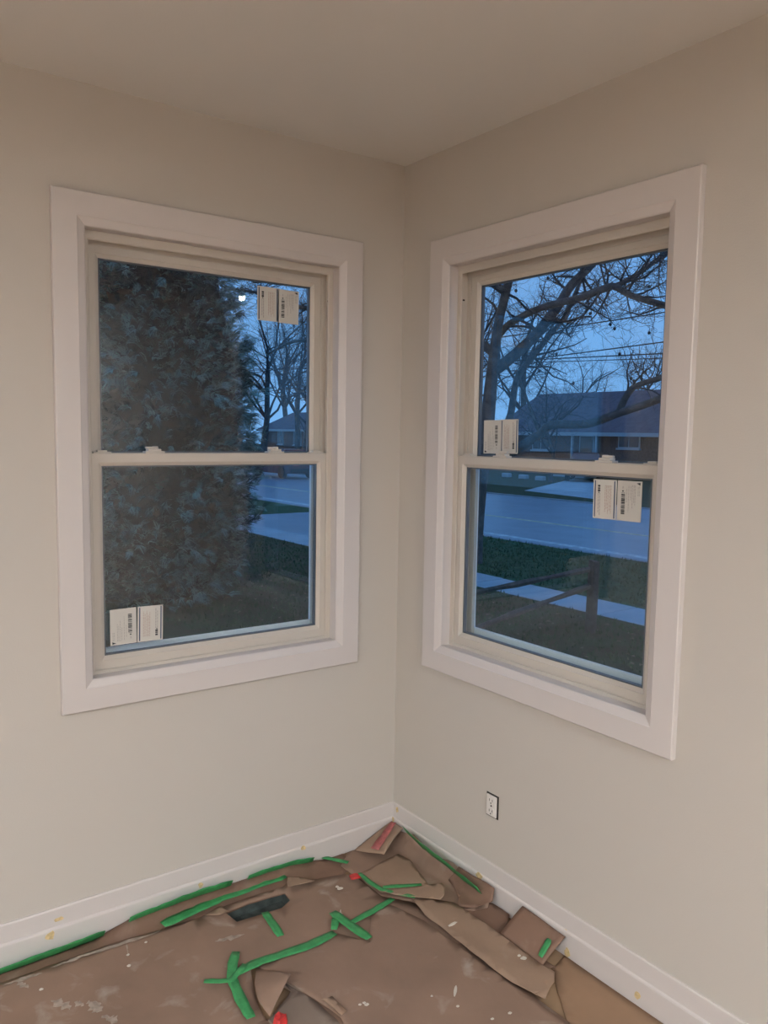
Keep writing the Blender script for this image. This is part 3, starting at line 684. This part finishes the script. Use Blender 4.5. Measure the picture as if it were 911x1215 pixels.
m_bark = mat('mottled_bark', (0.080, 0.082, 0.082), 0.9, n_scale=7, n_amt=.45, bump=.4, b_scale=20)
m_twig = mat('twig_bark', (0.040, 0.042, 0.050), 0.9)
tb = gp((561, 668)); td = (tb-CAM).dot(fw)
pt_ = empty('bare_tree', tb); tag(pt_, 'big bare mottled-bark tree with a low sweeping limb between sidewalk and road', 'tree', 'bare deciduous trees')
rnd = random.Random(21); tips = []
PXM = F_PX/td
def limb(pxs, ths, offs=None, kids=9, ln=1.1, name='limb', lev=2):
    P = []; R = []
    k = len(pxs)
    for i, (q, th) in enumerate(zip(pxs, ths)):
        P.append(dep(q, td+(offs[i] if offs else 0))); R.append(max(.012, th/2/PXM))
    # smooth resample
    Q, RR = [], []
    for i in range(k-1):
        p0, p1, p2, p3 = P[max(i-1,0)], P[i], P[i+1], P[min(i+2,k-1)]
        for j in range(4):
            t = j/4; Q.append(.5*((2*p1)+(p2-p0)*t+(2*p0-5*p1+4*p2-p3)*t*t+(3*p1-p0-3*p2+p3)*t**3)); RR.append(R[i]*(1-t)+R[i+1]*t)
    Q.append(P[-1]); RR.append(R[-1])
    mb = MB(); mb.tube(Q, RR, 9); mb.build(name, m_bark, pt_, smooth=True, loc=tb)
    tw = MB()
    for _ in range(kids):
        t = rnd.uniform(.25, 1.0); i = min(len(Q)-2, int(t*(len(Q)-1))); a = Q[i]
        ax = (Q[i+1]-Q[i]).normalized(); sd = Vector((rnd.gauss(0, 1), rnd.gauss(0, 1), rnd.gauss(.1, .9))).normalized()
        grow(tw, a, ax*.35+sd*.8, ln*rnd.uniform(.6, 1.3), max(.010, RR[i]*.38), lev, rnd, .01, .7, (6, 7, 6), tips)
    if tw.v:
        o = tw.build('twigs', m_twig, pt_, fix=False, loc=tb); o['kind'] = 'stuff'
limb([(561,690),(563,640),(567,590),(572,550),(578,500),(583,450),(587,420)], [22,20,19,18,17,15,14], name='trunk', kids=0)
limb([(585,440),(595,434),(630,403),(660,366),(678,338),(702,314),(722,283),(745,250)], [14,14,13,12,11,10,9,8], [0,0,.2,.4,.5,.7,.9,1.2], kids=22, ln=.95)
limb([(586,425),(591,385),(600,348),(607,318),(617,278),(630,230)], [14,11,10,9,8,6], [0,-.2,-.4,-.6,-.8,-1.1], kids=20, ln=.95)
limb([(590,400),(605,384),(640,366),(690,353),(715,343),(729,340),(750,351),(787,362),(825,372)], [9,8,8,8,8,8,7,7,6], [0,-.2,-.5,-.8,-1,-1.1,-1.3,-1.5,-1.7], kids=22, ln=.95)
limb([(577,512),(603,500),(613,450),(633,422),(652,398),(672,372),(690,330)], [10,9,8,8,7,6,5], [0,.2,.5,.7,1,1.3,1.6], kids=10)
limb([(574,548),(603,539),(640,515),(655,504),(697,503),(731,491),(765,480),(784,473),(830,460)], [14,12,10,10,9,9,8,8,7], [0,-.3,-.6,-.8,-1.2,-1.5,-1.8,-2,-2.4], kids=4, ln=.6, lev=1)
limb([(733,491),(742,472),(750,461),(762,455),(785,448),(820,436)], [8,7,7,6,6,5], [-1.5,-1.6,-1.7,-1.8,-2,-2.2], kids=5, ln=.7)
limb([(640,515),(630,488),(620,460),(612,440)], [4,3,3,2], [-.6,-.5,-.4,-.3], kids=3, ln=.5, lev=1)
limb([(690,353),(728,340),(752,328),(770,315),(790,302),(830,280)], [6,6,6,6,5,4], [-.8,-1,-.8,-.6,-.4,-.2], kids=18, ln=.9)
limb([(587,420),(545,390),(480,365),(420,352),(365,366),(330,352),(290,345)], [11,10,9,7,6,5,3], [0,.3,.6,.9,1.0,1.2,1.4], kids=20, ln=.95)
limb([(600,348),(540,310),(470,300),(400,310),(345,330),(300,335)], [8,8,7,5,4,3], [-.4,-.2,0,.3,.5,.8], kids=20, ln=.95)
limb([(545,390),(470,400),(400,404),(350,405),(318,420)], [7,6,5,4,3], [.3,.7,1.2,1.6,2.0], kids=8)
# hanging seed balls
mbs = None
for i, q in enumerate(((724,385),(729,390),(749,449),(752,452),(700,372),(735,420),(660,420),(680,455),(770,395),(640,440),(612,345),(755,330),(770,340),(650,330))):
    p = dep(q, td-.6); mb = MB(); mb.lathe([(.003,.075),(.003,.03),(.016,.025),(.026,.008),(.026,-.008),(.016,-.025),(.004,-.03)], p, 8); mb.build('seed_ball', m_twig, pt_, loc=tb)

def bare_tree(loc, h, seed, label, spread=.6):
    r = random.Random(seed); root = empty('bare_tree', loc); tag(root, label, 'tree', 'bare deciduous trees')
    L = Vector(loc); tm = MB(); P = [L+Vector((0,0,-.2))]
    for i in range(4): P.append(P[-1]+Vector((r.uniform(-.3,.3), r.uniform(-.3,.3), h*.14)))
    tm.tube(P, [h*.022, h*.019, h*.017, h*.015, h*.012], 8); tm.build('trunk', m_bark, root, loc=L)
    tw = MB()
    for i in range(11):
        a = P[2+i % 3]; an = i*2.4; grow(tw, a, Vector((math.cos(an)*.7, math.sin(an)*.7, r.uniform(.5, 1.3))), h*r.uniform(.35, .55), h*.008, 3, r, 0, spread, (6, 6, 5))
    o = tw.build('branches', m_twig, root, fix=False, loc=L); o['kind'] = 'stuff'
for px, dist, h, sd, lb in (((318,540), 56, 12, 1, 'tall bare tree in front of the far brick house seen beside the evergreen'), ((340,540), 110, 20, 9, 'tallest hazy bare tree far behind the road beside the evergreen'), ((362,540), 62, 11, 10, 'bare tree half hidden by the window frame beside the evergreen'), ((352,540), 78, 15, 2, 'far bare tree standing over the road beside the evergreen'),
                            ((690,530), 70, 10, 3, 'small bare tree behind the long brick house'), ((618,530), 74, 16, 4, 'wide bare tree behind the end of the long brick house'), ((655,530), 41, 5.6, 6, 'low bare tree in front of the long roof'),
                            ((770,530), 90, 14, 5, 'bare tree far behind the porch of the long brick house'), ((560,530), 92, 18, 8, 'bare tree behind the trunk of the big mottled tree')):
    p = dep(px, dist); bare_tree((p.x, p.y, GZ), h, sd, lb)

# ------------------------------------------------------------ the big evergreen outside the left window
ec = gp((196, 712)); er = empty('evergreen_tree', ec); tag(er, 'big dense dark green evergreen tree with feathery sprays just outside the window', 'tree')
m_leafs = [mat('evergreen_spray_lit', (0.23, 0.37, 0.31), 0.7, n_scale=4.5, n_amt=.6, spec=.35), mat('evergreen_spray_shaded', (0.050, 0.085, 0.070), 0.8, n_scale=3.5, n_amt=.4, spec=.3)]  # pale teal paints in the sky highlights, the dark copy the shaded sprays
m_core = mat('evergreen_shaded_core', (0.014, 0.019, 0.016), 0.95, n_scale=5, n_amt=.4)  # near-black colour paints the shade in the gaps between the sprays
mb = MB(); mb.tube([ec+Vector((0,0,-.1)), ec+Vector((0,0,2)), ec+Vector((.05,0,5)), ec+Vector((0,0,7.6))], [.13,.11,.06,.02], 8); mb.build('trunk', m_core, er, loc=ec)
EH = 8.4
prof_e = [(0, .72), (.06, .98), (.14, 1.16), (.26, 1.25), (.40, 1.12), (.55, .90), (.72, .74), (.88, .36), (1, .03)]
def er_r(t):
    for (a, ra), (b, rb) in zip(prof_e[:-1], prof_e[1:]):
        if t <= b: return ra+(rb-ra)*(t-a)/(b-a)
    return .03
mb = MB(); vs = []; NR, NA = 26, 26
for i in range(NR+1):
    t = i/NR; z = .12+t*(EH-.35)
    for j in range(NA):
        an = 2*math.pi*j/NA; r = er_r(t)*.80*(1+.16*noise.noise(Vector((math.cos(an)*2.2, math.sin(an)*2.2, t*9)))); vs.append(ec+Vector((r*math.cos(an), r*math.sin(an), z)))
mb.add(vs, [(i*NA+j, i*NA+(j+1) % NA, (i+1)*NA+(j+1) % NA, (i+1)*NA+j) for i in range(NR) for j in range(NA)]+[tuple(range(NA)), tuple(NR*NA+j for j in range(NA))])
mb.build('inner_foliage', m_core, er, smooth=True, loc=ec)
# sprays: flat feathery fans
def spray_proto(rr):
    P = []; n = 10
    for i in range(n):
        t = (i+.6)/n; ln = .50*(1-.65*t)*rr.uniform(.7, 1.25)
        for s_ in (-1, 1):
            a = Vector((0, t, .10*math.sin(t*2.5)-.18*t*t)); tip = a+Vector((s_*ln*.72, ln*.78, -.16*ln+rr.uniform(-.06, .06))); w = .03
            P.append((a+Vector((0,-w,0)), a+Vector((s_*ln*.36, ln*.30, .02)), tip, a+Vector((s_*ln*.28, ln*.44, .02))))
    P.append((Vector((-.03,0,0)), Vector((.03,0,0)), Vector((.02,1.12,-.22)), Vector((-.02,1.12,-.22))))
    return P
rr = random.Random(77); protos = [spray_proto(rr) for _ in range(6)]
fol = MB(); cl = 0
for cluster in range(1900):
    t = rr.random()**1.15*.86; an = rr.uniform(0, 2*math.pi)
    # skip the side that no window can see
    R_ = er_r(t)*(1+.13*noise.noise(Vector((math.cos(an)*2.2, math.sin(an)*2.2, t*9))))
    n_sp = 9; bright = max(.05, min(.98, .5+1.3*noise.noise(Vector((math.cos(an)*4.5, math.sin(an)*4.5, t*22)))))  # noise picks which clumps get the painted highlight colour
    base_dir = Vector((math.cos(an), math.sin(an), 0)); c0 = ec+base_dir*(R_*rr.uniform(.74, .97))+Vector((0, 0, .15+t*(EH-.4)))
    for k in range(n_sp):
        o_ = c0+Vector((rr.gauss(0, .085), rr.gauss(0, .085), rr.gauss(0, .10)))
        dirv = (base_dir*rr.uniform(.5, 1.0)+Vector((rr.gauss(0, .35), rr.gauss(0, .35), rr.uniform(-.45, .75)))).normalized()
        side = dirv.cross(Vector((rr.gauss(0, .6), rr.gauss(0, .6), 1))).normalized(); nrm = side.cross(dirv)
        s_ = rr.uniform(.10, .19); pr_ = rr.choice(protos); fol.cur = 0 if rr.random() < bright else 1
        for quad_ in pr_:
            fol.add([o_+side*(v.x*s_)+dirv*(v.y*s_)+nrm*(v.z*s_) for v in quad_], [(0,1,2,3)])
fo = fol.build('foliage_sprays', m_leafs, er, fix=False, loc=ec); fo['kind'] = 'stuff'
# pale scraps lying on the lawn by the evergreen
for px, r, lb in (((152,687), .05, 'pale scrap caught in the low branches of the evergreen, the larger one'), ((163,696), .035, 'pale bluish scrap caught in the low branches of the evergreen, the smaller one')):
    pass

# ------------------------------------------------------------ houses across the road
m_hbrick = mat('house_brick', (0.150, 0.085, 0.070), 0.9, n_scale=8, n_amt=.25)
m_roof = mat('house_roof_shingle', (0.115, 0.095, 0.115), 0.9, n_scale=3, n_amt=.2)
m_hwhite = mat('house_white_trim', (0.45, 0.46, 0.48), 0.7)
m_hglass = mat('house_window_glass', (0.03, 0.035, 0.045), 0.15)
m_door = mat('house_door', (0.16, 0.12, 0.10), 0.6)
def house(x, y0, y1, depth_, eave, ridge, wins, doors, label, posts=(), wallm=m_hbrick):
    root = empty('brick_house', (x, (y0+y1)/2, GZ)); tag(root, label, 'house'); L = root.location
    mb = MB(); mb.box((x, y0, GZ-.1), (x+depth_, y1, eave)); mb.add([(x, y0, eave), (x+depth_, y0, eave), (x+depth_/2, y0, ridge-.15)], [(0,1,2)]); mb.add([(x, y1, eave), (x+depth_, y1, eave), (x+depth_/2, y1, ridge-.15)], [(0,1,2)])
    mb.build('wall', wallm, root, loc=L)
    mb = MB(); ov = .55; sl = (ridge-eave)/(depth_/2); t = .16
    a = [(x-ov, y0-ov, eave-ov*sl), (x-ov, y1+ov, eave-ov*sl), (x+depth_/2, y1+ov, ridge), (x+depth_/2, y0-ov, ridge)]; mb.hexa(a+[(p[0], p[1], p[2]+t) for p in a])
    a = [(x+depth_+ov, y0-ov, eave-ov*sl), (x+depth_+ov, y1+ov, eave-ov*sl), (x+depth_/2, y1+ov, ridge), (x+depth_/2, y0-ov, ridge)]; mb.hexa(a+[(p[0], p[1], p[2]+t) for p in a])
    rf = mb.build('roof', m_roof, root, loc=L)
    mb = MB(); mb.box((x-ov-.06, y0-ov, eave-ov*sl-.05), (x-ov, y1+ov, eave-ov*sl+.16)); mb.build('gutter', m_hwhite, root, loc=L)
    mb = MB(); mb.box((x+depth_*.55, y0+(y1-y0)*.1, ridge-.6), (x+depth_*.55+.8, y0+(y1-y0)*.1+.9, ridge+.8)); mb.build('chimney', wallm, root, loc=L)
    for (a, b, c, d) in wins:
        mb = MB(); mb.box((x-.06, a-.08, c-.10), (x, b+.08, d+.08)); w_ = mb.build('window', m_hwhite, root, loc=L)
        mb = MB(); mid = (a+b)/2
        mb.box((x-.08, a, c), (x-.055, mid-.04, d)); mb.box((x-.08, mid+.04, c), (x-.055, b, d)); mb.build('pane', m_hglass, w_, loc=L).location = (0,0,0)
        mb = MB(); mb.box((x-.16, a-.15, c-.16), (x, b+.15, c-.06)); mb.build('sill', m_hwhite, root, loc=L)
    for (a, b) in doors:
        mb = MB(); mb.box((x-.05, a-.1, GZ+.3), (x, b+.1, GZ+2.45)); d_ = mb.build('door_surround', m_hwhite, root, loc=L)
        mb = MB(); mb.box((x-.08, a, GZ+.3), (x-.045, b, GZ+2.35)); mb.build('door', m_door, d_, loc=L).location = (0,0,0)
        mb = MB(); mb.box((x-1.6, a-.8, GZ-.05), (x, b+.8, GZ+.28)); mb.build('porch_step', m_conc, root, loc=L)
    for q in posts:
        mb = MB(); mb.box((x-.5, q-.06, GZ), (x-.38, q+.06, eave-.35)); mb.build('porch_post', m_hwhite, root, loc=L)
    return root
house(36, 15, 36.5, 8, 1.95, 4.25, [(32.3, 33.6, .75, 1.75), (25.7, 27.0, 1.0, 1.8), (20, 22, .9, 1.8)], [(28.9, 29.8)], 'long low brick house with a grey-purple roof across the road', posts=(28.3, 30.1))
p = dep((350, 540), 84)
house(p.x, p.y-5, p.y+7, 8, 1.9, 3.6, [(p.y-1.2, p.y+.2, .3, 1.6), (p.y+2.5, p.y+3.6, .3, 1.6)], [(p.y-3, p.y-2.0)], 'distant brick house glimpsed between the evergreen and the window frame')
# low pale markers on the lawn across the road
for q in ((601,561),(621,563),(641,565)):
    p = gp((q[0], q[1]+5)); mb = MB(); mb.box((p.x-.15, p.y-.28, GZ-.02), (p.x+.15, p.y+.28, GZ+.22))
    tag(mb.build('pale_block', m_conc, bevel=.05, loc=(p.x, p.y, GZ)), 'low pale block on the lawn edge across the road', 'block', 'pale blocks on the far lawn')

# ------------------------------------------------------------ cars
m_tyre = mat('tyre_rubber', (0.02, 0.02, 0.022), 0.8)
m_cglass = mat('car_glass', (0.05, 0.07, 0.09), 0.08)
m_tail = mat('tail_light_lens', (0.35, 0.02, 0.02), 0.3)
m_headl = mat('head_light_lens', (0.6, 0.6, 0.6), 0.2)
def car(loc, rz, paint, label, name='parked_car'):
    root = empty(name, loc, rz); tag(root, label, 'car')
    # local: +X forward, length 4.5, width 1.78
    def loft(sections, mtl, nm, par=root, ext=None):
        mb = MB(); n = len(sections[0]); vs = [v for s_ in sections for v in s_]
        fs = [(i*n+j, i*n+(j+1) % n, (i+1)*n+(j+1) % n, (i+1)*n+j) for i in range(len(sections)-1) for j in range(n)]
        fs += [tuple(range(n)), tuple((len(sections)-1)*n+j for j in range(n))]; mb.add(vs, fs); return mb.build(nm, mtl, par, bevel=.03)
    def sec(x, w, z0, z1): h = w/2; m_ = z0+(z1-z0)*.6; return [(x, -h*.94, z0), (x, h*.94, z0), (x, h, m_), (x, h*.93, z1), (x, -h*.93, z1), (x, -h, m_)]
    body = loft([sec(-2.25, 1.55, .42, .85), sec(-2.1, 1.74, .28, .98), (sec(-1.2, 1.78, .24, 1.0)), sec(.7, 1.78, .24, .98), sec(1.6, 1.74, .26, .88), sec(2.15, 1.62, .30, .74), sec(2.25, 1.45, .4, .62)], paint, 'body')
    def cs(x, w, z0, z1, k): h = w/2; return [(x, -h, z0), (x, h, z0), (x, h*k, z1), (x, -h*k, z1)]
    cb = loft([cs(-1.95, 1.6, .97, .99, .98), cs(-1.25, 1.66, .97, 1.40, .82), cs(.1, 1.66, .97, 1.44, .82), cs(1.0, 1.62, .95, .97, .98)], m_cglass, 'cabin_glass')
    mb = MB(); mb.hexa([(-1.25, -.66, 1.40), (.15, -.67, 1.43), (.15, .67, 1.43), (-1.25, .66, 1.40), (-1.2, -.6, 1.47), (.1, -.6, 1.49), (.1, .6, 1.49), (-1.2, .6, 1.47)]); mb.build('roof', paint, root, bevel=.02)
    for x in (-1.35, 1.38):
        for s_ in (-1, 1):
            mb = MB(); mb.lathe([(.20, -.10), (.32, -.10), (.33, -.06), (.33, .06), (.32, .10), (.20, .10)], (x, s_*.80, .33), 16, 'Y'); wh = mb.build('wheel', m_tyre, root)
    for s_ in (-1, 1):
        mb = MB(); mb.box((-2.27, s_*.52-.17, .68), (-2.12, s_*.52+.17, .84)); mb.build('tail_light', m_tail, root)
        mb = MB(); mb.box((2.1, s_*.55-.18, .56), (2.24, s_*.55+.18, .70)); mb.build('head_light', m_headl, root)
    mb = MB(); mb.box((-2.31, -.8, .32), (-2.2, .8, .52)); mb.build('rear_bumper', m_tyre, root, bevel=.02)
    return root
m_carpaint = mat('dark_car_paint', (0.035, 0.04, 0.05), 0.25); m_carred = mat('dark_red_car_paint', (0.10, 0.035, 0.04), 0.25)
p = gp((345, 567)); car((p.x+.4, p.y+1.5, GZ-.036), math.pi/2, m_carred, 'dark car on the road seen past the evergreen')
p = gp((693, 572)); car((p.x+1.5, p.y+1.2, GZ+.006), math.radians(215), m_carpaint, 'dark car standing on the pale driveway across the road')

# ------------------------------------------------------------ utility poles, wires, street lamp
m_pole = mat('utility_pole_wood', (0.09, 0.075, 0.06), 0.9, n_scale=6)
m_wire = mat('black_cable', (0.012, 0.013, 0.016), 0.6)
WX = 22.5
wz = [(5.80, -.022), (4.80, -.032), (4.42, .028), (4.26, .036)]
def wire_z(i, y): a, b = wz[i]; t = (y-15)/40; return a+b*(y-15)+.35*t*t
for yy, lb in ((-26, 'wooden utility pole carrying the wires, beyond the street-side window'), (66, 'wooden utility pole carrying the wires, beyond the evergreen')):
    r = empty('utility_pole', (WX+.15, yy, GZ)); tag(r, lb, 'pole')
    mb = MB(); mb.tube([(WX+.15, yy, GZ-.3), (WX+.15, yy, 9.0)], [.17, .12], 10); mb.build('pole', m_pole, r, loc=r.location)
    mb = MB(); mb.box((WX-.1, yy-.9, 7.9), (WX+.0, yy+.9, 8.05)); mb.build('crossarm', m_pole, r, loc=r.location)
for i, lb in enumerate(('overhead wire strung along the road, the highest', 'overhead wire strung along the road, second from the top', 'overhead wire strung along the road, third from the top', 'overhead wire strung along the road, the lowest')):
    mb = MB(); pts = [(WX-.02, y_, wire_z(i, y_)) for y_ in [-26+92*j/40 for j in range(41)]]
    mb.tube(pts, .022 if i < 3 else .016, 5); tag(mb.build('overhead_wire', m_wire, loc=pts[0]), lb, 'wire', 'overhead wires along the road')
lp = un((287, 353), 0, 10.6)
r = empty('street_lamp', (lp.x, lp.y+1.5, GZ)); tag(r, 'street lamp shining white over the top of the evergreen', 'street lamp')
m_steel = mat('lamp_steel', (0.2, 0.2, 0.21), 0.5, metallic=.6)
mb = MB(); mb.tube([(lp.x-.3, lp.y+1.6, GZ-.2), (lp.x-.3, lp.y+1.6, lp.z+.1), (lp.x-.2, lp.y+1.2, lp.z+.35), (lp.x, lp.y+.3, lp.z+.32)], [.07, .055, .045, .04], 8); mb.build('pole', m_steel, r, loc=r.location)
mb = MB(); mb.lathe([(.04, .34), (.09, .26), (.11, .12), (.105, .06)], (lp.x, lp.y, lp.z), 14); hd = mb.build('lamp_head', m_steel, r, loc=r.location)
mb = MB(); mb.lathe([(.09, .06), (.105, -.02), (.08, -.09), (.02, -.12)], (lp.x, lp.y, lp.z), 14); mb.build('bulb', emis('street_lamp_glow', (1, .97, .9), 14), r, loc=r.location)
